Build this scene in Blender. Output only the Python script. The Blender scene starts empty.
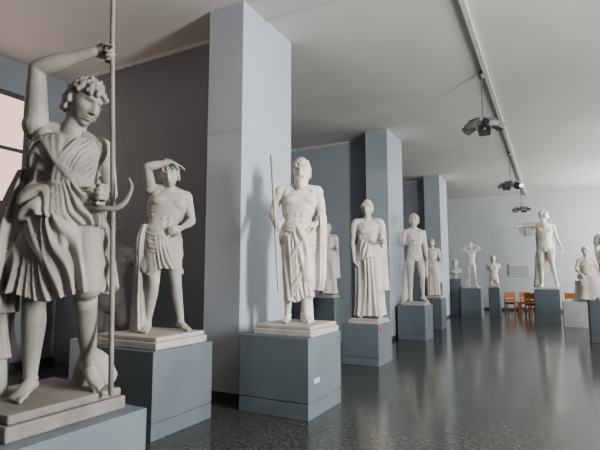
import bpy, math, random
import numpy as np
from mathutils import Vector, Matrix, Euler
random.seed(4); np.random.seed(4)
D=bpy.data; scene=bpy.context.scene
def V(*a): return np.array(a,float)
def nrm(v):
    v=np.asarray(v,float); return v/(np.linalg.norm(v)+1e-9)
def lerp(a,b,t): return a+(b-a)*t
FAT=1.0; HS=1.10

# ------------------------------------------------------------ materials
def mat(name,c1,c2=None,rough=.6,scale=4,bump=0,bscale=30,spec=.5,metal=0,detail=4,lo=.35,hi=.65):
    m=D.materials.new(name); m.use_nodes=True; nt=m.node_tree; b=nt.nodes['Principled BSDF']
    b.inputs['Roughness'].default_value=rough; b.inputs['Metallic'].default_value=metal
    b.inputs['Specular IOR Level'].default_value=spec
    tc=nt.nodes.new('ShaderNodeTexCoord')
    if c2 is None: c2=tuple(x*.9 for x in c1)
    n=nt.nodes.new('ShaderNodeTexNoise'); n.inputs['Scale'].default_value=scale; n.inputs['Detail'].default_value=detail
    r=nt.nodes.new('ShaderNodeValToRGB'); r.color_ramp.elements[0].position=lo; r.color_ramp.elements[1].position=hi
    r.color_ramp.elements[0].color=(*c1,1); r.color_ramp.elements[1].color=(*c2,1)
    nt.links.new(tc.outputs['Object'],n.inputs['Vector']); nt.links.new(n.outputs['Fac'],r.inputs['Fac'])
    nt.links.new(r.outputs['Color'],b.inputs['Base Color'])
    if bump:
        n2=nt.nodes.new('ShaderNodeTexNoise'); n2.inputs['Scale'].default_value=bscale; n2.inputs['Detail'].default_value=5
        bp=nt.nodes.new('ShaderNodeBump'); bp.inputs['Strength'].default_value=bump; bp.inputs['Distance'].default_value=.01
        nt.links.new(tc.outputs['Object'],n2.inputs['Vector']); nt.links.new(n2.outputs['Fac'],bp.inputs['Height'])
        nt.links.new(bp.outputs['Normal'],b.inputs['Normal'])
    return m
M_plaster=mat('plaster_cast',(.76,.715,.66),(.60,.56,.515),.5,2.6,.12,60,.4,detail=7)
M_plaster_g=mat('plaster_cast_dimmed',(.37,.345,.315),(.23,.215,.20),.6,2.6,.2,60,.35,detail=7)  # plaster colour lowered to stand for weaker light on the nearest statue
M_plaster_m=mat('plaster_cast_half_dimmed',(.50,.47,.435),(.36,.335,.31),.6,2.6,.2,60,.35,detail=7)  # milder step: dim light put into the second statue's colour
M_plaster_d=mat('plaster_cast_shaded',(.13,.122,.115),(.09,.085,.08),.7,3,.2,60,.25)  # shadow beside the partition is painted into this torso's colour
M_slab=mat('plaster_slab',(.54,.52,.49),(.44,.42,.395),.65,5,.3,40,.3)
M_slab_g=mat('plaster_slab_dimmed',(.28,.26,.245),(.20,.19,.175),.7,5,.3,40,.3)  # slab, spear and bow darkened likewise, weak light put into the colour
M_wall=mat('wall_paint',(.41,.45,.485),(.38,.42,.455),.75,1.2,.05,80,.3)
M_walldk=mat('wall_paint_dimmed',(.26,.28,.30),(.235,.255,.275),.75,1.2,.05,80,.3)  # wall colour darkened to imitate the dim light on the left side
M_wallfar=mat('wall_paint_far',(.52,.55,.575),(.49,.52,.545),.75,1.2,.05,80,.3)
M_column=mat('column_paint',(.44,.485,.53),(.41,.455,.50),.7,1.0,.05,80,.3)
M_ceil=mat('ceiling_paint',(.70,.68,.65),(.64,.625,.60),.9,.7,.1,25,.2)
M_plinth=mat('plinth_paint',(.175,.205,.23),(.15,.175,.20),.5,2,.04,60,.4)
M_plinthw=mat('plinth_white',(.55,.56,.57),(.5,.51,.52),.6,2)
M_trim=mat('trim_dark',(.08,.09,.10),None,.5)
M_white=mat('molding_white',(.62,.62,.61),None,.6)
M_metal=mat('dark_metal',(.22,.22,.22),None,.35,metal=.6)
M_alu=mat('lamp_reflector',(.6,.6,.6),None,.3,metal=.8)
M_wood=mat('chair_wood',(.55,.24,.09),(.42,.16,.06),.4,12)
M_paper=mat('label_paper',(.6,.6,.58),None,.7)
M_red=mat('label_red',(.45,.05,.04),None,.6)
def floor_mat():
    m=D.materials.new('terrazzo_floor'); m.use_nodes=True; nt=m.node_tree; b=nt.nodes['Principled BSDF']
    tc=nt.nodes.new('ShaderNodeTexCoord')
    v=nt.nodes.new('ShaderNodeTexVoronoi'); v.inputs['Scale'].default_value=55
    n=nt.nodes.new('ShaderNodeTexNoise'); n.inputs['Scale'].default_value=22; n.inputs['Detail'].default_value=9; n.inputs['Roughness'].default_value=.75
    r=nt.nodes.new('ShaderNodeValToRGB'); e=r.color_ramp.elements
    e[0].position=.38; e[0].color=(.026,.030,.028,1); e[1].position=.64; e[1].color=(.11,.118,.108,1)
    r2=nt.nodes.new('ShaderNodeValToRGB'); e=r2.color_ramp.elements
    e[0].position=.10; e[0].color=(.17,.175,.165,1); e[1].position=.30; e[1].color=(0,0,0,1)
    mx=nt.nodes.new('ShaderNodeMixRGB'); mx.blend_type='ADD'; mx.inputs['Fac'].default_value=.5
    L=nt.links.new
    L(tc.outputs['Object'],v.inputs['Vector']); L(tc.outputs['Object'],n.inputs['Vector'])
    L(n.outputs['Fac'],r.inputs['Fac']); L(v.outputs['Distance'],r2.inputs['Fac'])
    L(r.outputs['Color'],mx.inputs['Color1']); L(r2.outputs['Color'],mx.inputs['Color2'])
    L(mx.outputs['Color'],b.inputs['Base Color'])
    n3=nt.nodes.new('ShaderNodeTexNoise'); n3.inputs['Scale'].default_value=1.3
    mr=nt.nodes.new('ShaderNodeMapRange'); mr.inputs['To Min'].default_value=.10; mr.inputs['To Max'].default_value=.22
    L(tc.outputs['Object'],n3.inputs['Vector']); L(n3.outputs['Fac'],mr.inputs['Value']); L(mr.outputs['Result'],b.inputs['Roughness'])
    b.inputs['Specular IOR Level'].default_value=.6
    n4=nt.nodes.new('ShaderNodeTexNoise'); n4.inputs['Scale'].default_value=2.2
    bp=nt.nodes.new('ShaderNodeBump'); bp.inputs['Strength'].default_value=.12; bp.inputs['Distance'].default_value=.01
    L(tc.outputs['Object'],n4.inputs['Vector']); L(n4.outputs['Fac'],bp.inputs['Height']); L(bp.outputs['Normal'],b.inputs['Normal'])
    return m
M_floor=floor_mat()
def emis(name,c,s):
    m=D.materials.new(name); m.use_nodes=True; b=m.node_tree.nodes['Principled BSDF']
    b.inputs['Base Color'].default_value=(*c,1); b.inputs['Emission Color'].default_value=(*c,1); b.inputs['Emission Strength'].default_value=s
    return m
M_blind=emis('window_blind_pink',(.72,.50,.43),1.2)
M_sky=emis('daylight_glass',(.9,.95,1.0),1.5)

# ------------------------------------------------------------ helpers
def link(o,parent=None):
    scene.collection.objects.link(o)
    if parent is not None: o.parent=parent
    return o
def boxes(name,bl,mats,parent=None,bevel=0):
    vs=[];fs=[];mi=[]
    for b in bl:
        x0,x1,y0,y1,z0,z1=b[:6]; n=len(vs)
        vs+=[(x0,y0,z0),(x1,y0,z0),(x1,y1,z0),(x0,y1,z0),(x0,y0,z1),(x1,y0,z1),(x1,y1,z1),(x0,y1,z1)]
        fs+=[tuple(n+i for i in f) for f in [(0,3,2,1),(4,5,6,7),(0,1,5,4),(1,2,6,5),(2,3,7,6),(3,0,4,7)]]
        mi+=[b[6] if len(b)>6 else 0]*6
    me=D.meshes.new(name); me.from_pydata(vs,[],fs); 
    for m in (mats if isinstance(mats,list) else [mats]): me.materials.append(m)
    me.polygons.foreach_set('material_index',mi); me.update()
    o=link(D.objects.new(name,me),parent)
    if bevel:
        bv=o.modifiers.new('bevel','BEVEL'); bv.width=bevel; bv.segments=2; bv.limit_method='ANGLE'
    return o
def empty(name,loc,rz=0):
    e=D.objects.new(name,None); e.location=loc; e.rotation_euler=(0,0,rz); link(e); return e

class Geo:
    def __init__(s): s.v=[]; s.f=[]; s.n=0
    def add(s,v,f):
        s.v.append(np.asarray(v,float)); s.f+=[tuple(i+s.n for i in q) for q in f]; s.n+=len(v)
def loft(G,R,c0,c1):
    k=len(R); m=len(R[0]); vs=np.concatenate([np.concatenate(R),[c0,c1]]); fs=[]
    for i in range(k-1):
        for j in range(m):
            j2=(j+1)%m; fs.append((i*m+j,i*m+j2,(i+1)*m+j2,(i+1)*m+j))
    a=k*m
    for j in range(m):
        j2=(j+1)%m; fs.append((a,j2,j)); fs.append((a+1,(k-1)*m+j,(k-1)*m+j2))
    G.add(vs,fs)
def cr(A,n):
    A=np.asarray(A,float); P=np.vstack([2*A[0]-A[1],A,2*A[-1]-A[-2]]); out=[]
    for i in range(1,len(P)-2):
        p0,p1,p2,p3=P[i-1:i+3]
        for t in np.arange(n)/n:
            out.append(.5*((2*p1)+(p2-p0)*t+(2*p0-5*p1+4*p2-p3)*t*t+(3*p1-p0-3*p2+p3)*t**3))
    out.append(A[-1]); return np.array(out)
def tube(G,pts,rad,side=None,m=16,n=4):
    pts=[np.asarray(p,float) for p in pts]
    rr=[(r,r) if not isinstance(r,(tuple,list)) else r for r in rad]
    A=np.array([[*p,*r] for p,r in zip(pts,rr)]); S=cr(A,n)
    C=S[:,:3]; Rd=np.maximum(S[:,3:],.002)
    T=np.gradient(C,axis=0); T/=np.linalg.norm(T,axis=1)[:,None]+1e-9
    if side is None: side=np.cross(T[0],V(0,1,0) if abs(T[0][1])<.9 else V(1,0,0))
    a=nrm(side); rings=[]; th=np.arange(m)/m*2*np.pi; cs,sn=np.cos(th)[:,None],np.sin(th)[:,None]
    def ring(c,t,r):
        nonlocal a
        a=nrm(a-t*np.dot(a,t)); b=np.cross(t,a)
        return c+cs*a*r[0]+sn*b*r[1]
    for q in (80,50,25):
        q=math.radians(q); r=Rd[0]; rings.append(ring(C[0]-T[0]*min(r)*math.sin(q),T[0],r*math.cos(q)))
    for i in range(len(C)): rings.append(ring(C[i],T[i],Rd[i]))
    for q in (25,50,80):
        q=math.radians(q); r=Rd[-1]; rings.append(ring(C[-1]+T[-1]*min(r)*math.sin(q),T[-1],r*math.cos(q)))
    loft(G,rings,C[0]-T[0]*min(Rd[0]),C[-1]+T[-1]*min(Rd[-1]))
def sphere_dirs(nu,nv):
    out=[]
    for i in range(1,nv):
        p=math.pi*i/nv; th=np.arange(nu)/nu*2*np.pi
        out.append(np.stack([np.sin(p)*np.cos(th),np.sin(p)*np.sin(th),np.full(nu,np.cos(p))],1))
    return out
def ell(G,c,r,ax=None,n=14):
    R=np.eye(3) if ax is None else np.array(ax)
    c=np.asarray(c,float); r=np.asarray(r,float)
    if r.ndim==0: r=np.array([r,r,r])
    rings=[c+(d*r)@R for d in sphere_dirs(n,max(6,n*2//3))]
    loft(G,rings,c+(V(0,0,1)*r)@R,c+(V(0,0,-1)*r)@R)
def cloth(G,keys,nf=18,amp=.012,sl=0,m=200,k=56,seed=0,ampf=None,cap=.04,ex=2.0,irr=.18,build=True,hem=0):
    A=np.array([[*c,*nrm(l),w,d] for c,l,w,d in keys]); S=cr(A,12)
    tt=np.linspace(0,1,len(S)); C0=S[:,:3]; T0=np.gradient(C0,axis=0)
    rs=np.random.RandomState(seed); ph=rs.rand(8)*6.28
    def at(v):
        g=[np.interp(v,tt,S[:,i]) for i in range(8)]; t=nrm([np.interp(v,tt,T0[:,i]) for i in range(3)])
        l=np.array(g[3:6]); l=nrm(l-t*np.dot(l,t)); f=np.cross(l,t)
        return np.array(g[:3]),l,f,g[6],g[7]
    def pos(th,v,off=0):
        th=np.atleast_1d(th); c,l,f,w,d=at(v)
        if f[1]>0 and abs(f[1])>.5: f=-f
        cs,sn=np.cos(th),np.sin(th)
        e=2/ex; x=np.sign(cs)*np.abs(cs)**e*w; y=np.sign(sn)*np.abs(sn)**e*d
        n=np.stack([cs/w,sn/d],1); n/=np.linalg.norm(n,axis=1)[:,None]
        x=x+n[:,0]*off; y=y+n[:,1]*off
        return c+x[:,None]*l+y[:,None]*f
    if build:
        th=np.arange(m)/m*2*np.pi; R=[]
        for i in range(k+1):
            v=i/k; a=amp*(ampf(v) if ampf else 1)
            w=th+irr*np.sin(3*th+ph[0]+1.2*v)+irr*.5*np.sin(5*th+ph[1]-2*v)+sl*v
            g=np.abs(np.sin(nf/2*w+ph[2])); g2=np.abs(np.sin(nf*.5*1.0*w*2+ph[3]))
            mod=.55+.45*np.sin(4*th+ph[4]+2.5*v)
            off=a*(g*mod*1.6-.5+.35*g2*(1-mod))
            rg=pos(th,v,off)
            if hem: rg=rg+np.outer(np.clip((v-.5)*2,0,1)*hem*(np.sin(2*th+ph[5])+.5*np.sin(5*th+ph[6])),V(0,0,1))
            R.append(rg)
        c0=R[0].mean(0); c1=R[-1].mean(0); T1=nrm(T0[-1])
        loft(G,R,c0,c1-T1*cap)
    return pos
def ftube(G,pos,path,r,n=5,off=0):
    A=cr(np.array(path),n); pts=[pos(p[0],min(max(p[1],0),1),off)[0] for p in A]
    rad=[r*(.45+.55*math.sin(math.pi*(i+.6)/(len(pts)+.2))) for i in range(len(pts))]
    tube(G,pts,rad,n=1,m=10)

# ------------------------------------------------------------ head
def head(G,c,yaw=0,pitch=0,roll=0,hair='wavy',beard=False,fem=False,curl=1.0,hi=True):
    R=np.array(Matrix.Rotation(math.radians(yaw),3,'Z')@Matrix.Rotation(math.radians(pitch),3,'X')@Matrix.Rotation(math.radians(roll),3,'Y'))
    tr=lambda p:np.asarray(c)+V(0,0,.008)+(np.asarray(p)*HS)@R.T
    nu,nv=(96,84) if hi else (48,40)
    def g(x,z,x0,z0,sx,sz): return np.exp(-((x-x0)/sx)**2-((z-z0)/sz)**2)
    rings=[]
    for d in sphere_dirs(nu,nv):
        x,y,z=d.T.copy()
        X=x*.073; Y=y*.093; Z=z*.118
        lowr=np.clip(-z,0,1)
        X*=1-.26*lowr**1.5
        back=np.clip(y,0,1)*lowr; Y-=back*.05
        Y-=np.clip(-y,0,1)*lowr**2*.010
        fr=np.clip(-y*2.2,0,1)
        o=0*X
        nz=np.clip((.028-Z)/.062,0,1)*(Z>-.040)
        o+=(.006+.026*nz**1.2)*np.exp(-(X/(.008+.006*nz))**2)*(np.clip((Z+.042)/.008,0,1))*np.clip((.05-Z)/.02,0,1)
        for sx in (-1,1):
            o+=.009*g(X,Z,sx*.028,.031,.022,.009)
            o-=.019*g(X,Z,sx*.030,.008,.018,.013)
            o+=.012*g(X,Z,sx*.030,.005,.012,.006)
            o+=.004*g(X,Z,sx*.040,-.024,.018,.016)
            o+=.006*g(X,Z,sx*.012,-.034,.006,.006)
            o-=.003*g(X,Z,sx*.03,-.058,.010,.02)
        o+=.011*g(X,Z,0,-.0525,.022,.0055)+.011*g(X,Z,0,-.0670,.018,.006)-.006*g(X,Z,0,-.060,.024,.003)-.006*g(X,Z,0,-.080,.022,.006)
        o+=.014*g(X,Z,0,-.096,.020,.014)
        Y=Y-o*fr
        rings.append(tr(np.stack([X,Y,Z],1)))
    loft(G,rings,tr(V(0,0,.118)),tr(V(0,-.02,-.118)))
    for sx in (-1,1):
        ell(G,tr(V(sx*.074,.008,-.002)),(.010,.018,.030),R.T,10)
    rings=[]
    for d in sphere_dirs(nu,nv//2):
        x,y,z=d.T
        h1=(z-.50+.12*abs(x))*6; h2=(y+.10-.25*np.clip(-z,0,1))*6
        mk=np.clip(np.maximum(h1,h2),0,1)*np.clip((z+.62)*5,0,1)
        az=np.arctan2(x,-y)
        wv=.035*np.abs(np.sin(9*az+5*z))+.03*np.abs(np.sin(11*z+3*az))
        if hair=='curls': wv=wv*.3
        sc=.84+mk*(.22+wv)
        rings.append(tr(np.stack([x*.077*sc,y*.097*sc,z*.121*sc],1)))
    loft(G,rings,tr(V(0,0,.121*1.08)),tr(V(0,0,-.10)))
    rs=np.random.RandomState(3)
    if hair=='curls':
        N=int(260*curl) if hi else 110; lo,hh=(.010,.0165) if hi else (.014,.02)
        for i in range(N):
            z=1-2*(i+.5)/N; 
            if z<-.48: break
            a=i*2.39996+rs.uniform(-.2,.2); q=math.sqrt(1-z*z); x=q*math.cos(a); y=q*math.sin(a)
            if not(z>.46-.12*abs(x) or y>-.18+.25*max(0,-z)): continue
            r=rs.uniform(lo,hh); k=rs.uniform(1.0,1.07)
            ell(G,tr(V(x*.084,y*.104,z*.125)*k),(r,r,r*1.25),R.T,7)
    if fem:
        ell(G,tr(V(0,.10,-.02)),(.042,.04,.038),R.T,12)
        for sx in(-1,1):
            tube(G,[tr(V(sx*.005,-.085,.088)),tr(V(sx*.05,-.07,.055)),tr(V(sx*.077,-.02,.02)),tr(V(sx*.06,.06,-.02))],[.013,.018,.019,.014])
    if beard:
        for i in range(150):
            a=rs.uniform(-1.35,1.35); t=rs.uniform(0,1)
            x=.068*math.sin(a); y=-.084*math.cos(a)+.012; z=-.050-.065*t
            if t<.25 and abs(a)<.35: continue
            r=rs.uniform(.011,.017); q=1-.30*t
            ell(G,tr(V(x*q,y*(1-.05*t)-.020*t*math.cos(a),z-.050*t*math.cos(a))),(r,r,r*1.4),R.T,7)
        ell(G,tr(V(0,-.064,-.108)),(.042,.036,.048),R.T,12)
        tube(G,[tr(V(-.036,-.084,-.058)),tr(V(-.015,-.103,-.046)),tr(V(.015,-.103,-.046)),tr(V(.036,-.084,-.058))],[.006,.010,.010,.006])
    return R

# ------------------------------------------------------------ body
def DJ(**k):
    J=dict(HR=V(-.09,0,.93),HL=V(.09,0,.91),KR=V(-.10,-.01,.50),KL=V(.13,-.07,.49),AR=V(-.10,.02,.085),AL=V(.17,.05,.11),
     W=V(0,0,1.11),C=V(0,.01,1.30),N=V(0,.02,1.48),H=V(0,-.015,1.655),SR=V(-.185,.01,1.435),SL=V(.185,.01,1.425),
     ER=V(-.24,.04,1.14),EL=V(.24,.04,1.13),WR=V(-.25,-.03,.90),WL=V(.25,-.03,.89),tR=V(-.3,-1,0),tL=V(.4,-1,0))
    for a,b in k.items(): J[a]=np.array(b,float)
    return J
def torso_keys(J,fem,infl=0):
    lh=nrm(J['HL']-J['HR']); ls=nrm(J['SL']-J['SR']); P=(J['HL']+J['HR'])/2; W=J['W'];C=J['C'];N=J['N']; u=nrm(W-P)
    mx=lambda t:nrm(lerp(lh,ls,t))
    if fem: tb=[(.115,.09),(.165,.122),(.165,.115),(.122,.09),(.128,.10),(.145,.108),(.14,.095),(.095,.065),(.052,.052)]
    else: tb=[(.115,.09),(.158,.118),(.158,.112),(.138,.095),(.155,.11),(.18,.12),(.17,.10),(.11,.07),(.06,.058)]
    cs=[P-.10*u,P-.03*u,P+.06*u,W,lerp(W,C,.5),C,lerp(C,N,.5),lerp(C,N,.82),N]
    ls_=[lh,lh,mx(.1),mx(.4),mx(.7),ls,ls,ls,ls]
    return [(c,l,a*FAT+infl,b*FAT+infl) for c,l,(a,b) in zip(cs,ls_,tb)]
def leg(G,H,K,A,toe,fwd,k=1.0):
    k=k*FAT
    fwd=nrm(fwd); L=K-H; S=A-K
    f2=nrm(fwd-nrm(S)*np.dot(fwd,nrm(S)))
    pts=[H,H+L*.25+f2*.008,H+L*.6+f2*.010,H+L*.88,K,K+S*.12-f2*.004,K+S*.30-f2*.018,K+S*.55-f2*.010,K+S*.8,A]
    rad=[.080,.084,.073,.058,.053,.051,(.053,.057),(.045,.047),.036,(.030,.035)]
    side=nrm(np.cross(f2,nrm(L)))
    tube(G,pts,[tuple(np.array(r if isinstance(r,tuple) else (r,r))*k) for r in rad],side=side,m=20)
    ell(G,K+f2*.030*k,V(.030,.022,.036)*k,None,10)
    sd=nrm(np.cross(f2,nrm(S)))
    for q in(-1,1): ell(G,K+S*(.30+.04*q)-f2*.030*k+sd*q*.020,V(.030,.026,.085)*k,None,12)
    foot(G,A,toe,k)
def foot(G,A,toe,k=1):
    h=nrm(V(toe[0],toe[1],0)); rise=max(0,A[2]-.085); p=math.asin(min(.9,rise/.14))
    d=h*math.cos(p)-V(0,0,1)*math.sin(p); u=h*math.sin(p)+V(0,0,1)*math.cos(p); s=np.cross(d,u)
    Q=lambda a,b,c:A+d*a+s*b+u*c
    tube(G,[Q(-.040,0,-.052),Q(0,0,-.042),Q(.05,0,-.046),Q(.10,0,-.060),Q(.145,0,-.068)],[(.029,.030),(.034,.040),(.036,.034),(.042,.022),(.043,.015)],side=s,m=16)
    ell(G,Q(0,.030,-.005),.014,None,8); ell(G,Q(0,-.030,-.008),.014,None,8)
    sg=1 if toe[0]<0 else -1
    for i in range(5):
        b=(.033-.0165*i)*(-sg); ln=[.055,.058,.052,.045,.036][i]; r=[.0125,.009,.009,.0085,.008][i]
        tube(G,[Q(.135-.008*i,b,-.068),Q(.135-.008*i+ln*.6,b,-.064),Q(.135-.008*i+ln,b*1.05,-.073)],[r,r,r*.9],m=8,n=2)
def arm(G,S,E,Wr,k=1.0):
    k=k*FAT
    U=E-S; F=Wr-E
    tube(G,[S,S+U*.3,S+U*.6,S+U*.9,E,E+F*.15,E+F*.35,E+F*.7,Wr],
      [x*k for x in(.054,.053,.047,.039,.037,.042,.041,.030,.025)],m=18)
    ell(G,S+U*.08,V(.062,.060,.066)*k,None,14)
def hand(G,Wr,d,n,thumb=1,curl=(20,25,15),spread=1,k=1.05):
    d=nrm(d); n=nrm(n-d*np.dot(n,d)); s=np.cross(d,n)*thumb
    tube(G,[Wr-d*.01,Wr+d*.03,Wr+d*.07,Wr+d*.092],[(.024*k,.018*k),(.034*k,.018*k),(.040*k,.016*k),(.038*k,.012*k)],side=s,m=14)
    for i in range(4):
        b=(.030-.0205*i)*k; p=Wr+d*(.090-.004*abs(i-1))+s*b; ln=[.92,1.05,.98,.78][i]; a=0; dd=nrm(d+s*(1.5-i)*.05*spread)
        pts=[p-dd*.01,p]
        for L,c in zip((.040,.027,.021),curl):
            a+=math.radians(c); p=p+(dd*math.cos(a)+n*math.sin(a))*L*ln; pts.append(p)
        tube(G,pts,[.010*k,.0095*k,.0088*k,.008*k,.007*k],m=8,n=2)
    p=Wr+d*.025+s*.028; t1=nrm(d*.7+s*.7+n*.35); t2=nrm(d*.85+s*.2+n*.6)
    tube(G,[p,p+t1*.040,p+t1*.040+t2*.030,p+t1*.042+t2*.055],[.013*k,.0115*k,.010*k,.008*k],m=8,n=2)
def body(G,J,fem=False,legs=True,arms=(1,1),muscle=True,hd=None):
    F=FAT
    ks=torso_keys(J,fem); cloth(G,ks,amp=0,m=40,k=40,cap=-.02,ex=2.25)
    ls=nrm(J['SL']-J['SR']); lh=nrm(J['HL']-J['HR']); C=J['C'];W=J['W'];N=J['N']; P=(J['HL']+J['HR'])/2
    u=nrm(N-C); f=nrm(np.cross(ls,u)); uw=nrm(C-W); fw=nrm(np.cross(nrm(lerp(lh,ls,.5)),uw)); ax=[ls,f,u]
    if fem:
        for q in(-1,1): ell(G,C-u*.005+ls*q*.070*F+f*.082*F,V(.056,.050,.056)*F,ax)
    elif muscle:
        for q in(-1,1):
            ell(G,C+u*.025+ls*q*.082*F+f*.080*F,V(.078,.046,.054)*F,ax)
            ell(G,C-u*.03+ls*q*.135*F-f*.03,V(.045,.055,.12)*F,ax)
            lw=nrm(lerp(lh,ls,.5))
            for i in range(4):
                c=lerp(C-u*.075,P+u*.06,i/3.3); ell(G,c+lw*q*.030+fw*(.096-.003*i)*F,V(.027,.022,.028)*F,[lw,fw,uw],10)
            ell(G,lerp(P,W,.62)+lw*q*.112*F+fw*.02,V(.040,.055,.045)*F,[lw,fw,uw])
            for i in range(3): ell(G,lerp(C,W,.15+.25*i)+lw*q*(.128-.008*i)*F+fw*.05,V(.03,.03,.016)*F,[lw,fw,uw],10)
            tube(G,[P+lh*q*.14+nrm(W-P)*.10+fw*.04,P+lh*q*.08+nrm(W-P)*.03+fw*.09,P+lh*q*.02-nrm(W-P)*.04+fw*.085],[.016,.018,.012],m=8)
    for q,S in((-1,J['SR']),(1,J['SL'])):
        tube(G,[N+u*.03-f*.01,lerp(N,S,.5)+u*.012,S+ls*0],[.040*F,.044*F,.050*F],m=12)
        tube(G,[N-u*.015+f*.045,lerp(N,S,.55)+f*.05,S+f*.03+u*.02],[.010,.010,.010],m=8)
        ell(G,lerp(S,C,.30)+f*.0,V(.055,.075,.075)*F,ax)
    for q in(-1,1):
        ell(G,P+lh*q*.075-np.cross(lh,nrm(W-P))*.065-V(0,0,.03),V(.08,.075,.085)*F)
    hc=J['H']; tube(G,[N-u*.04,lerp(N,hc,.35),hc-V(0,-.012,.03)],[.064*F,.054*F,.054*F],m=18)
    for q in(-1,1): tube(G,[N+f*.048+ls*q*.012,lerp(N,hc,.4)+f*.03+ls*q*.035,hc+ls*q*.055+V(0,.02,-.02)],[.010,.014,.014],m=8)
    if legs:
        leg(G,J['HR'],J['KR'],J['AR'],J['tR'],J.get('fR',V(-.15,-1,0))); leg(G,J['HL'],J['KL'],J['AL'],J['tL'],J.get('fL',V(.25,-1,0)))
        if not fem and muscle: 
            ell(G,P-V(0,0,.07)+np.cross(lh,V(0,0,1))*.10,(.028,.028,.036))
    k=.88 if fem else 1.0
    if arms[0]: arm(G,J['SR'],J['ER'],J['WR'],k)
    if arms[1]: arm(G,J['SL'],J['EL'],J['WL'],k)

# ------------------------------------------------------------ realise figure
def realise(G,name,parent,s,vox,z0,smooth=2,keep=(),m=None):
    m=m or M_plaster
    me=D.meshes.new('tmp'); me.from_pydata(np.concatenate(G.v).tolist(),[],G.f); me.update()
    o=D.objects.new('tmp',me); scene.collection.objects.link(o)
    md=o.modifiers.new('r','REMESH'); md.mode='VOXEL'; md.voxel_size=vox/s; md.adaptivity=0
    dg=bpy.context.evaluated_depsgraph_get(); ev=o.evaluated_get(dg); m2=D.meshes.new_from_object(ev)
    D.objects.remove(o); D.meshes.remove(me)
    n=len(m2.vertices); co=np.zeros(n*3); m2.vertices.foreach_get('co',co); co=co.reshape(-1,3)
    e=np.zeros(len(m2.edges)*2,int); m2.edges.foreach_get('vertices',e); e=e.reshape(-1,2)
    w=np.full(n,.5)
    for c,r in keep:
        dd=np.linalg.norm(co-np.asarray(c),axis=1); w=np.where(dd<r,.22,w)
    deg=np.bincount(e.ravel(),minlength=n)[:,None]+1e-9
    for i in range(smooth):
        acc=np.stack([np.bincount(e[:,0],co[e[:,1],a],n)+np.bincount(e[:,1],co[e[:,0],a],n) for a in range(3)],1)
        co=co+(acc/deg-co)*w[:,None]
    co*=s; co[:,2]=np.maximum(co[:,2],-.01)
    m2.vertices.foreach_set('co',co.ravel()); m2.update()
    m2.polygons.foreach_set('use_smooth',[True]*len(m2.polygons))
    m2.materials.clear(); m2.materials.append(m); m2.name=name
    ob=D.objects.new(name,m2); ob.location=(0,0,z0); link(ob,parent); return ob
def rod(name,pts,rad,parent,m,s=1,z0=0,n=4):
    G=Geo(); tube(G,[np.array(p)*s for p in pts],rad,m=12,n=n)
    me=D.meshes.new(name); me.from_pydata(np.concatenate(G.v).tolist(),[],G.f); me.update()
    me.polygons.foreach_set('use_smooth',[True]*len(me.polygons)); me.materials.append(m)
    o=D.objects.new(name,me); o.location=(0,0,z0); link(o,parent); return o
def plinth(x0,x1,y0,y1,h,m=None,label=None,name='display_plinth'):
    m=m or M_plinth
    e=empty(name,((x0+x1)/2,(y0+y1)/2,0)); a=(x1-x0)/2; b=(y1-y0)/2; sk=.16*h/.84
    boxes('base_skirt',[(-a,a,-b,b,0,sk)],m,e,.004)
    boxes('body',[(-a+.008,a-.008,-b+.008,b-.008,sk,sk+.012),(-a,a,-b,b,sk+.012,h)],m,e,.004)
    if label:
        boxes('label',[(a-.001,a+.004,label[0],label[0]+label[2],h*.42 if label[3] is None else label[3],(h*.42 if label[3] is None else label[3])+label[1])],label[4],e)
    return e
def root(name,x,y,h,slab,turn=0,sm=None,off=(0,0)):
    yaw=math.atan2(-x,y)+math.radians(turn)
    e=empty(name,(x,y,h),yaw)
    if slab:
        a,b,t=slab; so=boxes('base_slab',[(-a,a,-b,b,0,t*.62),(-a+.02,a-.02,-b+.02,b-.02,t*.62,t)],sm or M_slab,e,.012); so.rotation_euler=(0,0,-yaw)
        ox=off[0]*math.cos(-yaw)-off[1]*math.sin(-yaw); oy=off[0]*math.sin(-yaw)+off[1]*math.cos(-yaw); so.location=(ox,oy,0)
    return e

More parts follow.
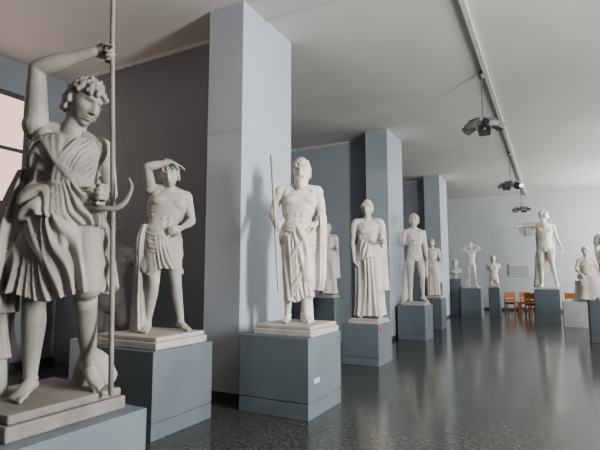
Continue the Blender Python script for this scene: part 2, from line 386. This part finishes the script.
# ============================================================ FIGURES
def amazon_spear():
    global FAT,HS
    FAT=1.16; HS=1.18
    s=1.09
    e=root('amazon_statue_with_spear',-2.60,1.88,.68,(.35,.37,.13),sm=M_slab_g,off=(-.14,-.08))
    J=DJ(HR=(-.12,.02,.93),HL=(.06,-.02,.90),KR=(-.16,-.03,.50),KL=(.09,-.10,.49),AR=(-.16,.03,.095),AL=(.13,.08,.14),
      W=(-.045,0,1.10),C=(-.045,0,1.27),N=(-.03,.01,1.44),H=(.035,-.040,1.610),SR=(-.205,.03,1.45),SL=(.135,-.03,1.37),
      ER=(-.215,-.02,1.79),WR=(.070,-.11,1.915),EL=(.20,.07,1.13),WL=(.155,-.13,1.075),tR=(-.35,-1,0),tL=(.45,-1,0))
    G=Geo(); body(G,J,fem=True)
    arm(G,J['SR'],J['ER'],J['WR'],1.02); arm(G,J['SL'],J['EL'],J['WL'],1.02)
    head(G,J['H'],yaw=30,pitch=20,roll=8,hair='curls',curl=1.3)
    hand(G,J['WR'],V(1,-.05,.10),V(0,-.6,-.8),thumb=-1,curl=(70,80,40),k=1.2)
    hand(G,J['WL'],V(.05,-1,.1),V(-1,0,0),thumb=1,curl=(65,75,40),k=1.2)
    ks=[list(k) for k in torso_keys(J,True,.016)]
    ks[5][3]+=.036; ks[4][3]+=.018; ks[6][3]+=.015
    ks=[tuple(k) for k in ks]
    pos=cloth(G,ks[3:8],nf=30,amp=.024,sl=1.2,m=280,k=70,seed=2,cap=0,irr=.28)
    for i in range(11):
        t=i/10; ftube(G,pos,[(2.65-.09*i,.95),(2.1-.06*i,.66-.03*i),(1.45-.03*i,.36-.02*i),(.35+.1*t,.06)],.013+.005*math.sin(i*2.1),off=.006)
    for i in range(6):
        ftube(G,pos,[(.55+.12*i,.92),(.8+.12*i,.6),(1.0+.14*i,.3),(1.1+.14*i,.03)],.012+.004*math.sin(i*1.7),off=.006)
    ftube(G,pos,[(2.6,.97),(1.57,.88),(.5,.97)],.017)
    L=nrm(V(1,-.15,0)); L2=nrm(V(1,-.2,0))
    cloth(G,[(V(-.045,0,1.14),L,.145,.125),(V(-.045,-.005,1.09),L,.18,.15),(V(-.045,-.01,1.03),L,.215,.175),(V(-.045,-.01,.965),L2,.228,.185),(V(-.045,-.01,.915),L2,.222,.18)],nf=22,amp=.034,sl=.6,m=300,k=30,seed=5,cap=.03,irr=.32,hem=.022)
    tube(G,[V(-.20,.04,1.135),V(-.12,-.11,1.13),V(-.04,-.14,1.125),V(.06,-.13,1.13),V(.11,-.03,1.14)],[.016]*5)
    sk=cloth(G,[(V(-.045,0,1.06),L,.15,.12),(V(-.045,0,.93),L2,.205,.165),(V(-.045,-.01,.80),L2,.225,.178),(V(-.045,-.015,.68),L2,.245,.188),(V(-.045,-.02,.53),L2,.270,.20)],nf=22,amp=.052,sl=.6,m=340,k=50,seed=9,cap=.10,ampf=lambda v:.5+.6*v,irr=.32,hem=.025)
    for i in range(7): ftube(G,sk,[(2.5-.16*i,.22),(2.1-.12*i,.5),(1.7-.05*i,.75),(1.45-.02*i,.97)],.016+.006*math.sin(i*2.3))
    tube(G,[V(.06,-.06,.90),V(.08,-.13,.72),V(.09,-.15,.58)],[.09,.092,.080],m=20)
    cloth(G,[(V(-.24,.05,1.22),L,.02,.04),(V(-.27,.05,1.08),L,.04,.055),(V(-.30,.04,.9),L,.06,.08),(V(-.32,.03,.7),L,.07,.09),(V(-.33,.03,.44),L,.08,.10)],nf=10,amp=.034,m=160,k=40,seed=3,cap=.04,sl=.4)
    tube(G,[V(-.36,.10,0),V(-.35,.10,.25),V(-.35,.08,.52)],[.095,.08,.085],m=20)
    cloth(G,[(V(-.35,.09,.50),V(1,0,0),.10,.10),(V(-.35,.09,.34),V(1,0,0),.095,.095),(V(-.35,.09,.20),V(1,0,0),.11,.11)],nf=12,amp=.02,m=100,k=16,seed=1,cap=0)
    tube(G,[V(.17,.20,.02),V(.15,.19,.12),V(.12,.18,.2)],[(.13,.08),(.10,.07),(.04,.04)],m=18)
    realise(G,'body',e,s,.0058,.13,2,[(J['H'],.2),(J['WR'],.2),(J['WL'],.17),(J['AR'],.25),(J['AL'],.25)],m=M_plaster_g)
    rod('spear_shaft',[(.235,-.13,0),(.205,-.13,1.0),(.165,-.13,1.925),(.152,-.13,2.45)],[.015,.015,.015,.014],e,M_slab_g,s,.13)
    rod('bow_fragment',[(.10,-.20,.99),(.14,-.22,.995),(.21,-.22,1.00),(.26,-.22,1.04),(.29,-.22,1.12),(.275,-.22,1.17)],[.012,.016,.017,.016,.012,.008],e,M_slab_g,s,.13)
    FAT=1.0; HS=1.10
    return e
def youth_arm_raised():
    global FAT,HS
    FAT=1.08; HS=1.16; s=1.04
    e=root('youth_statue_shading_his_eyes',-3.66,3.76,.80,(.40,.37,.12),8,off=(-.05,-.05))
    J=DJ(HR=(-.11,0,.91),HL=(.07,0,.93),KR=(-.10,-.10,.50),KL=(.13,-.02,.50),AR=(-.13,.02,.10),AL=(.20,.04,.10),
      W=(-.01,0,1.11),C=(.02,.01,1.28),N=(.04,.01,1.45),H=(.025,-.045,1.60),SR=(-.15,.01,1.45),SL=(.215,.01,1.40),
      ER=(-.21,-.17,1.64),WR=(.0,-.20,1.705),EL=(.29,.04,1.14),WL=(.14,-.19,1.04),tR=(-.40,-1,0),tL=(.45,-1,0))
    G=Geo(); body(G,J,fem=False,muscle=True)
    head(G,J['H'],yaw=-14,pitch=16,roll=-8,hair='curls')
    hand(G,J['WR'],V(1,.30,-.18),V(.1,.3,-1),thumb=-1,curl=(8,12,8))
    hand(G,J['WL'],V(-.8,-.2,-.25),V(-.3,.9,0),thumb=1,curl=(30,35,20))
    L=nrm(V(1,0,.16))
    sk=cloth(G,[(V(-.005,0,1.02),L,.165,.12),(V(-.015,0,.95),L,.185,.14),(V(-.02,0,.83),L,.188,.15),(V(-.02,-.01,.70),L,.19,.16),(V(-.02,-.01,.60),nrm(V(1,0,.25)),.20,.165)],nf=16,amp=.034,sl=.9,m=260,k=40,seed=12,cap=.08,ampf=lambda v:.5+.6*v,irr=.3,hem=.03)
    for i in range(6): ftube(G,sk,[(2.9-.1*i,.10+.07*i),(2.1,.14+.09*i),(1.2,.08+.07*i),(.3+.1*i,.02+.03*i)],.018+.005*math.sin(i*2.2))
    ftube(G,sk,[(3.2,.02),(2.2,.07),(1.2,.03),(.1,.02)],.028)
    cloth(G,[(V(-.18,.0,1.08),L,.03,.045),(V(-.21,.0,.9),L,.05,.06),(V(-.21,.02,.6),L,.05,.07),(V(-.21,.03,.30),L,.055,.08),(V(-.20,.05,.0),L,.07,.09)],nf=10,amp=.032,m=150,k=50,seed=4,cap=0,sl=.4)
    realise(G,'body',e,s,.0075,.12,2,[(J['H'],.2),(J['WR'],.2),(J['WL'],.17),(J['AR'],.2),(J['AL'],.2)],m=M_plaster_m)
    FAT=1.0; HS=1.10
def philosopher():
    global FAT,HS
    FAT=1.07; HS=1.16; s=1.085
    e=root('bearded_god_statue_with_staff',-2.67,4.94,.84,(.37,.37,.12),5)
    J=DJ(HR=(-.085,0,.94),HL=(.095,0,.92),KR=(-.10,-.01,.50),KL=(.08,-.12,.50),AR=(-.10,.02,.085),AL=(.09,.02,.12),
      W=(.01,0,1.12),C=(.02,.01,1.30),N=(.03,.01,1.47),H=(.045,-.025,1.645),SR=(-.185,.01,1.44),SL=(.225,.01,1.45),
      ER=(-.275,.05,1.20),WR=(-.25,-.13,1.05),EL=(.285,.07,1.18),WL=(.19,-.09,1.05),tR=(-.35,-1,0),tL=(.30,-1,0))
    G=Geo(); body(G,J)
    head(G,J['H'],yaw=-14,pitch=4,hair='curls',beard=True)
    hand(G,J['WR'],V(.05,-1,-.1),V(1,0,0),thumb=-1,curl=(65,80,40))
    hand(G,J['WL'],V(-.8,-.5,-.1),V(0,.6,-.7),thumb=1,curl=(35,40,30))
    L=V(1,0,-.05)
    hm=cloth(G,[(V(.02,0,1.06),V(1,0,.18),.17,.13),(V(.02,-.01,.96),V(1,0,.12),.19,.155),(V(.02,-.01,.80),L,.18,.16),(V(.02,-.02,.55),L,.16,.158),(V(.02,-.01,.38),L,.155,.148),(V(.02,0,.26),L,.165,.145)],nf=12,amp=.034,sl=1.3,m=240,k=70,seed=21,cap=.08,irr=.32,hem=.03)
    for j,r in((0,.032),(1,.026),(2,.018)):
        ftube(G,hm,[(3.5,.03+.03*j),(2.6,.05+.05*j),(1.9,.06+.06*j),(1.2,.04+.05*j),(.5,.01+.03*j),(-.3,.0+.03*j)],r)
    for i,(a,b) in enumerate(((.10,.0),(.17,.05),(.26,.12),(.38,.18),(.52,.25))):
        ftube(G,hm,[(.25,a),(.8,a+.09),(1.4,a+.22),(2.0,a+.36),(2.5,a+.46)],.017+.007*math.sin(i*2.4+1))
    for i in range(4): ftube(G,hm,[(2.6-.28*i,.22+.03*i),(2.45-.2*i,.5),(2.3-.18*i,.95)],.016+.005*math.sin(i*2.0))
    tube(G,[V(.085,-.05,.85),V(.085,-.15,.55),V(.085,-.12,.42)],[.085,.075,.06],m=18)
    cloth(G,[(V(.27,-.01,1.17),L,.035,.055),(V(.265,-.03,1.0),L,.040,.07),(V(.255,-.02,.75),L,.045,.075),(V(.24,-.01,.48),L,.05,.08),(V(.22,0,.34),L,.04,.06)],nf=10,amp=.030,m=160,k=50,seed=6,cap=.04,sl=.3)
    tube(G,[V(.20,.06,1.50),V(.27,.08,1.40),V(.30,.11,1.20),V(.28,.09,1.05)],[.02,.035,.035,.03])
    tube(G,[V(.12,.13,0),V(.12,.12,.3),V(.10,.1,.55)],[.08,.06,.06])
    realise(G,'body',e,s,.0075,.12,2,[(J['H'],.22),(J['WR'],.2),(J['WL'],.17),(J['AR'],.2),(J['AL'],.2)])
    rod('staff',[(-.215,-.20,.33),(-.235,-.19,.7),(-.255,-.20,1.1),(-.295,-.19,1.78)],[.011,.014,.017,.020],e,M_slab,s,.12)
    FAT=1.0; HS=1.10
def peplos(name,x,y,h,slab,s,vox,turn=0,seed=1,left='bent',m=None):
    e=root(name,x,y,h,slab,turn); t=slab[2] if slab else 0
    J=DJ(KL=(.12,-.11,.50),AL=(.13,0,.11),ER=(-.235,.03,1.15),WR=(-.22,-.06,.92),EL=(.25,.03,1.16),WL=(.20,-.20,1.13),tL=(.3,-1,0))
    G=Geo(); body(G,J,fem=True); head(G,J['H'],yaw=-15,pitch=5,hair='wavy',fem=True,hi=vox<.012)
    hand(G,J['WR'],V(.05,-.3,-1),V(1,0,0),thumb=-1); hand(G,J['WL'],V(0,-1,.1),V(0,0,1),thumb=1,curl=(20,20,10))
    X=V(1,0,0)
    cloth(G,[(V(0,0,1.12),X,.13,.10),(V(0,0,.95),X,.18,.14),(V(.01,-.01,.70),X,.185,.155),(V(.02,-.02,.45),X,.19,.165),(V(.02,-.01,.22),X,.20,.17),(V(.02,-.01,.03),X,.225,.185)],nf=20,amp=.040,m=260,k=60,seed=seed,cap=0,irr=.16)
    ks=torso_keys(J,True,.014); pos=cloth(G,ks[3:8],nf=26,amp=.018,sl=.2,m=240,k=50,seed=seed+1,cap=0)
    cloth(G,[(V(0,0,1.16),X,.125,.10),(V(0,-.005,1.08),X,.165,.135),(V(0,-.005,.98),X,.195,.155),(V(0,-.005,.88),X,.205,.165)],nf=20,amp=.030,m=260,k=30,seed=seed+2,cap=.03,hem=.02)
    tube(G,[V(.10,-.06,.85),V(.12,-.15,.52),V(.12,-.10,.30)],[.085,.065,.05],m=18)
    for k in range(4): ftube(G,pos,[(2.3,.95),(1.9,.75-.08*k),(1.57,.68-.09*k),(1.2,.75-.08*k),(.85,.95)],.014)
    cloth(G,[(V(.22,.05,1.42),X,.04,.07),(V(.24,.06,1.1),X,.035,.08),(V(.24,.06,.75),X,.045,.09),(V(.25,.06,.40),X,.05,.10)],nf=12,amp=.024,m=140,k=40,seed=seed+3,cap=.03)
    for q in(-1,1): tube(G,[V(q*.10,0,1.47),V(q*.19,.0,1.44),V(q*.225,.02,1.30)],[.04,.062,.055])
    realise(G,'body',e,s,vox,t,2,[(J['H'],.2),(J['WL'],.15)],m=m)
def nude_youth(name,x,y,h,slab,s,vox,turn=0,**kw):
    e=root(name,x,y,h,slab,turn); t=slab[2] if slab else 0
    pose=kw.get('pose','rest'); J=DJ()
    if pose=='rest': J.update(ER=V(-.25,.03,1.16),WR=V(-.14,-.18,1.22),EL=V(.23,.05,1.13),WL=V(.22,-.08,.90))
    if pose=='diad': J.update(ER=V(-.37,-.05,1.50),WR=V(-.13,-.10,1.62),EL=V(.37,-.03,1.56),WL=V(.13,-.06,1.70),SR=V(-.19,0,1.46),SL=V(.19,0,1.47))
    if pose=='apollo': J.update(SR=V(-.19,.0,1.46),ER=V(-.47,-.03,1.45),WR=V(-.74,-.08,1.43),EL=V(.25,.05,1.14),WL=V(.33,-.06,.92),KL=V(.13,-.02,.50),AL=V(.20,.18,.15))
    G=Geo(); body(G,J,arms=kw.get('arms',(1,1))); head(G,J['H'],yaw=kw.get('yaw',-20),pitch=4,hair='curls',hi=vox<.012)
    X=V(1,0,0)
    if kw.get('arms',(1,1))[0]: hand(G,J['WR'],J['WR']-J['ER'],V(0,.2,-1),thumb=-1)
    if kw.get('arms',(1,1))[1]: hand(G,J['WL'],J['WL']-J['EL'],V(-1,0,-.1),thumb=1)
    if pose=='rest':
        cloth(G,[(V(.20,.06,1.46),X,.04,.05),(V(.24,.08,1.15),X,.035,.07),(V(.24,.08,.85),X,.04,.08),(V(.24,.08,.5),X,.04,.08)],nf=12,amp=.022,m=140,k=40,seed=7,cap=.03)
    if pose=='apollo':
        for k in range(3): tube(G,[V(.16,-.03,1.47-.03*k),V(0,-.09,1.45-.05*k),V(-.18,-.02,1.50-.02*k)],[.02,.025,.02])
        cloth(G,[(V(-.36,.03,1.46),V(0,1,0),.05,.15),(V(-.37,.04,1.36),V(0,1,0),.04,.15),(V(-.36,.06,1.24),V(0,1,0),.03,.11)],nf=12,amp=.022,m=140,k=24,seed=7,cap=.02,hem=.05)
        tube(G,[V(-.10,.06,1.48),V(-.3,.03,1.48),V(-.5,0,1.46),V(-.58,-.02,1.42)],[.05,.05,.045,.03])
        cloth(G,[(V(0,.12,1.45),X,.17,.04),(V(0,.14,1.1),X,.19,.04),(V(.02,.15,.75),X,.18,.05),(V(.04,.15,.58),X,.13,.05)],nf=18,amp=.022,m=180,k=40,seed=8,cap=.03)
    if kw.get('trunk',True):
        tube(G,[V(-.20,.12,0),V(-.18,.10,.3),V(-.17,.09,.6),V(-.16,.07,.80)],[.09,.07,.065,.05],m=18)
    realise(G,'body',e,s,vox,t,2,[(J['H'],.2)])
def torso_fragment(name,x,y,h,s,vox,turn=0,m=None):
    e=root(name,x,y,h,(.2,.2,.08),turn)
    J=DJ(); off=V(0,0,-.62)
    for k in list(J): 
        if k not in('tR','tL'): J[k]=J[k]+off
    G=Geo(); body(G,J,legs=False,arms=(0,0)); head(G,J['H'],yaw=10,hair='curls',hi=False)
    tube(G,[J['HR'],V(-.1,-.02,.05)],[.083,.07]); tube(G,[J['HL'],V(.11,-.04,.10)],[.083,.07])
    tube(G,[J['SR'],J['SR']+V(-.05,.02,-.16)],[.055,.048]); tube(G,[J['SL'],J['SL']+V(.05,.02,-.10)],[.055,.05])
    tube(G,[V(0,.06,0),V(0,.06,.2)],[.06,.05])
    realise(G,'body',e,s,vox,.08,2,m=m)
def bust(name,x,y,h,s=1.1,turn=0):
    e=root(name,x,y,h,None,turn); G=Geo()
    J=DJ(); off=V(0,0,-1.12)
    for k in list(J):
        if k not in('tR','tL'): J[k]=J[k]+off
    ks=torso_keys(J,False); cloth(G,ks[5:],amp=0,m=40,k=20,cap=0)
    tube(G,[V(-.17,.01,.27),V(0,.0,.30),V(.17,.01,.27)],[.06,.09,.06]); tube(G,[J['N']-V(0,0,.04),J['H']-V(0,-.01,.03)],[.062,.052])
    tube(G,[V(0,.02,.0),V(0,.02,.05),V(0,.02,.2)],[.10,.06,.09]); head(G,J['H'],hair='curls',beard=True,hi=False)
    realise(G,'body',e,s,.014,0,2)
def seated(name,x,y,h,s,vox,turn=0,lean=0):
    e=root(name,x,y,h,(.42,.5,.06),turn)
    J=DJ(HR=(-.1,.08,.55),HL=(.1,.08,.55),KR=(-.12,-.36,.54),KL=(.13,-.38,.50),AR=(-.11,-.36,.09),AL=(.14,-.42,.09),
      W=(0+lean*.3,.08,.74),C=(lean*.7,.06,.93),N=(lean,.06,1.10),H=(lean*1.1,.03,1.28),SR=(-.17+lean,.06,1.05),SL=(.17+lean,.06,1.05),
      ER=(-.25+lean,.02,.80),WR=(-.18,-.24,.68),EL=(.27+lean,.04,.80),WL=(.22,-.22,.72),tR=(-.2,-1,0),tL=(.3,-1,0))
    J['fR']=V(0,-1,.3);J['fL']=V(0,-1,.3)
    G=Geo(); body(G,J,fem=True); head(G,J['H'],yaw=-25,hair='wavy',fem=True,hi=False)
    hand(G,J['WR'],V(.2,-1,-.3),V(0,0,-1),thumb=-1); hand(G,J['WL'],V(-.2,-1,-.3),V(0,0,-1),thumb=1)
    X=V(1,0,0)
    cloth(G,[(V(0,.14,.62),X,.20,.14),(V(0,-.05,.58),X,.21,.12),(V(0,-.28,.53),X,.22,.11),(V(0,-.38,.40),X,.22,.11),(V(0,-.39,.2),X,.24,.12),(V(0,-.40,.02),X,.27,.14)],nf=22,amp=.03,m=220,k=60,seed=31,cap=0)
    ks=torso_keys(J,True,.014); cloth(G,ks[2:8],nf=24,amp=.02,sl=.3,m=200,k=40,seed=33,cap=0)
    cloth(G,[(V(0,.10,.50),X,.27,.25),(V(0,.10,.25),X,.28,.26),(V(0,.10,0),X,.29,.27)],nf=8,amp=.01,m=80,k=20,seed=2,cap=0,ex=4)
    realise(G,'body',e,s,vox,.06,2,[(J['H'],.2)])

# ============================================================ ROOM
XL,XR,YB,YF,ZC=-7.8,4.7,-4.0,22.8,5.1
boxes('floor',[(XL,XR,YB,YF,-.1,0)],M_floor)
boxes('ceiling',[(XL,XR,YB,YF,ZC,ZC+.1)],M_ceil)
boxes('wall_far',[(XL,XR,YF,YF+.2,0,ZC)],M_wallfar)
boxes('wall_back',[(XL,XR,YB-.2,YB,0,ZC)],M_walldk)  # unseen wall in the darkened colour, to reduce bounced light
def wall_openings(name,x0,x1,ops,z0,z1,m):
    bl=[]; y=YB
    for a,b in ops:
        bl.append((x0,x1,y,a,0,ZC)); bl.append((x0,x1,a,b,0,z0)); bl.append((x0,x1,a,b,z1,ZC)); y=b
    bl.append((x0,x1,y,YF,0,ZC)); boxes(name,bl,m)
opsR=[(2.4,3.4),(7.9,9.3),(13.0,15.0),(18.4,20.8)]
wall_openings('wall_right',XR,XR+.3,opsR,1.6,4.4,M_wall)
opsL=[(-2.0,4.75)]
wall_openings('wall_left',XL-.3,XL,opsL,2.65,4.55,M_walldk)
def window(name,xa,xb,y0,y1,z0,z1,nm,pane,nh=1,t=.03):
    e=empty(name,((xa+xb)/2,(y0+y1)/2,0)); w=(y1-y0)/2
    fr=[(-t,t,-w,-w+.07,z0,z1),(-t,t,w-.07,w,z0,z1),(-t,t,-w,w,z0,z0+.07),(-t,t,-w,w,z1-.07,z1)]
    for i in range(1,nm): c=-w+2*w*i/nm; fr.append((-t,t,c-.03,c+.03,z0,z1))
    for i in range(1,nh+1): c=z0+(z1-z0)*i/(nh+1); fr.append((-t*.8,t*.8,-w,w,c-.03,c+.03))
    boxes('frame',fr,M_trim if pane is M_blind else M_white,e); boxes('glass',[(-.005,.005,-w+.05,w-.05,z0+.05,z1-.05)],pane,e)
for i,(a,b) in enumerate(opsR): window(f'window_{i+1}',XR+.2,XR+.26,a,b,1.6,4.4,2,M_sky)
window('window_5',XL-.09,XL-.03,-2.0,4.75,2.65,4.55,4,M_blind)
for i,y in enumerate((4.79,10.88,16.95)):
    boxes('column',[(-3.95,-3.39,y,y+1.28,0,ZC),(-3.957,-3.383,y-.007,y+1.287,3.36,3.375)],M_column,bevel=.006)
    boxes(f'baseboard_column_{i+1}',[(-3.96,-3.38,y-.01,y+1.29,0,.09)],M_trim)
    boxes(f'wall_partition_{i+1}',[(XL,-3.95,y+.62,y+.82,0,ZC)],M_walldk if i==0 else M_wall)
    boxes(f'trim_{i+1}',[(XL,-3.95,y+.59,y+.62,ZC-.06,ZC)],M_white)
boxes('baseboard_far',[(XL,XR,YF-.02,YF,0,.10)],M_trim)
boxes('baseboard_left',[(XL,XL+.02,YB,YF,0,.10)],M_trim)
boxes('trim_4',[(XL,XR,YF-.03,YF,ZC-.05,ZC)],M_white)
boxes('ceiling_conduit',[(-.89,-.82,YB,YF,ZC-.05,ZC),],M_white)
boxes('ceiling_cable_duct',[(-3.39,XR,5.30,5.34,ZC-.03,ZC)],M_white)
def cylmesh(G,a,b,r0,r1=None): tube(G,[V(*a),V(*b)],[r0,r0 if r1 is None else r1],m=16,n=1)
def spot_cluster(y,seed):
    e=empty('ceiling_spotlight_cluster',(-.93,y,4.12),math.radians(20+seed*25))
    G=Geo(); cylmesh(G,(0,0,.02),(0,0,ZC-4.12-.01),.010); cylmesh(G,(0,0,ZC-4.12-.08),(0,0,ZC-4.12-.045),.05); cylmesh(G,(0,0,-.05),(0,0,.06),.04)
    for k in range(5):
        a=k*math.pi*2/5; cylmesh(G,(0,0,0),(.22*math.cos(a),.22*math.sin(a),0),.012)
    me=D.meshes.new('frame'); me.from_pydata(np.concatenate(G.v).tolist(),[],G.f); me.materials.append(M_metal); link(D.objects.new('frame',me),e)
    for k in range(5):
        a=k*math.pi*2/5
        o=boxes(f'flood_lamp_{k+1}',[(-.08,.08,-.10,.10,-.05,.05,0),(-.09,-.075,-.11,.11,-.06,.06,0),(.082,.086,-.085,.085,-.04,.04,1),(-.02,.02,-.115,.115,-.01,.01,0),(-.11,-.08,-.05,.05,-.03,.03,0)],[M_metal,M_alu],e,.006)
        o.location=(.26*math.cos(a),.26*math.sin(a),-.02); o.rotation_euler=(0,math.radians(30+8*(k%2)),a)
for i,y in enumerate((8.56,14.7,20.3)): spot_cluster(y,i)
e=empty('framed_wall_notice',(-1.25,YF-.02,1.75)); boxes('frame',[(-.42,.42,-.02,.018,-.26,.26)],M_white,e,.005); boxes('sheet',[(-.38,.38,-.026,-.02,-.22,.22)],M_wall,e)

# ============================================================ PLINTHS + STATUES
plinth(-3.15,-2.28,1.33,2.24,.68)
plinth(-4.15,-3.28,3.28,4.14,.80)
plinth(-3.18,-2.30,4.50,5.36,.84,label=(-.30,.05,.14,None,M_paper))
plinth(-3.26,-2.60,7.65,8.40,.68,label=(-.30,.08,.10,.56,M_red))
plinth(-3.32,-2.66,11.2,12.0,.80)
plinth(-3.45,-2.80,13.75,14.45,.86)
plinth(-3.45,-3.05,18.45,18.85,1.40)
plinth(-3.0,-2.30,18.2,18.95,1.05)
plinth(-2.20,-1.80,19.6,20.0,1.05)
plinth(-.62,.22,19.75,20.6,1.0)
plinth(.25,2.3,16.2,17.6,.72,M_plinthw)
plinth(.72,1.52,12.6,13.4,.94)
plinth(-4.93,-4.33,9.75,10.35,1.0)
plinth(-6.05,-5.35,4.45,5.10,.62,M_plinthw)

amazon_spear(); youth_arm_raised(); philosopher()
peplos('peplos_woman_statue',-2.90,8.04,.68,(.28,.30,.09),1.17,.011,0,1)
nude_youth('nude_youth_statue',-2.97,11.6,.80,(.28,.32,.07),1.20,.013,18,yaw=-30)
peplos('draped_woman_statue',-3.10,14.1,.86,(.25,.28,.06),.93,.015,10,14)
bust('bearded_bust',-3.25,18.65,1.40)
nude_youth('diadumenos_statue',-2.65,18.58,1.05,(.28,.28,.07),.90,.016,0,pose='diad')
torso_fragment('male_torso_fragment',-2.0,19.8,1.05,1.0,.018)
nude_youth('apollo_statue_with_cloak',-.18,20.15,1.0,(.36,.36,.08),1.62,.02,0,pose='apollo',yaw=-60)
seated('seated_goddess_statue',.95,16.9,.72,1.15,.018,10)
seated('seated_goddess_statue',1.75,16.95,.72,1.05,.018,-25,lean=-.08)
peplos('draped_woman_statue',1.17,13.0,.94,(.28,.28,.06),.98,.015,0,44)
peplos('small_draped_statue',-4.62,10.05,1.0,(.22,.22,.07),.93,.016,0,55)
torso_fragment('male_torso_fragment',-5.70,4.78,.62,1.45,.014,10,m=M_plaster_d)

def chair(x,y,rz):
    e=empty('wooden_chair',(x,y,0),math.radians(rz))
    L=[(-.21,-.17,-.21,-.17,0,.43),(.17,.21,-.21,-.17,0,.43),(-.21,-.17,.17,.21,0,.86),(.17,.21,.17,.21,0,.86)]
    boxes('legs',L,M_wood,e,.005); boxes('seat',[(-.23,.23,-.23,.20,.43,.47)],M_wood,e,.012)
    boxes('backrest',[(-.17,.17,.175,.20,.62,.84),(-.17,.17,.175,.20,.50,.57)],M_wood,e,.006)
    boxes('rails',[(-.17,.17,-.20,-.18,.20,.24),(-.20,-.18,-.17,.17,.26,.30),(.18,.20,-.17,.17,.26,.30),(-.17,.17,.18,.20,.36,.42)],M_wood,e,.003)
chair(-1.50,20.9,20); chair(-.90,20.2,-30); chair(-1.0,21.6,10); chair(.55,20.9,-15)

# ============================================================ LIGHT
def area(name,loc,rot,sx,sy,p,c,spread=180):
    l=D.lights.new(name,'AREA'); l.shape='RECTANGLE'; l.size=sx; l.size_y=sy; l.energy=p; l.color=c; l.spread=math.radians(spread)
    o=D.objects.new(name,l); o.location=loc; o.rotation_euler=rot; link(o)
for i,((a,b),p) in enumerate(zip(opsR,(760,90,200,460))):
    area(f'daylight_window_{i+1}',(XR+.12,(a+b)/2,3.0),(0,math.radians(90),0),2.4,b-a-.12,p,(1.0,.985,.96))
area('daylight_window_5',(XL+.0,1.3,3.6),(0,math.radians(-90),0),1.8,6.3,18,(1,.85,.78))
w=D.worlds.new('world'); scene.world=w; w.use_nodes=True; w.node_tree.nodes['Background'].inputs[0].default_value=(.7,.8,1,1); w.node_tree.nodes['Background'].inputs[1].default_value=.5

cam=D.cameras.new('camera'); cam.sensor_width=36; cam.lens=470/600*36; cam.clip_start=.05
co=D.objects.new('camera',cam); co.location=(0,0,1.5); co.rotation_euler=(math.radians(90+6.19),0,math.radians(28.06)); link(co); scene.camera=co
try:
    scene.view_settings.view_transform='AgX'; scene.view_settings.look='AgX - Medium High Contrast'
except Exception as ex: print(ex)
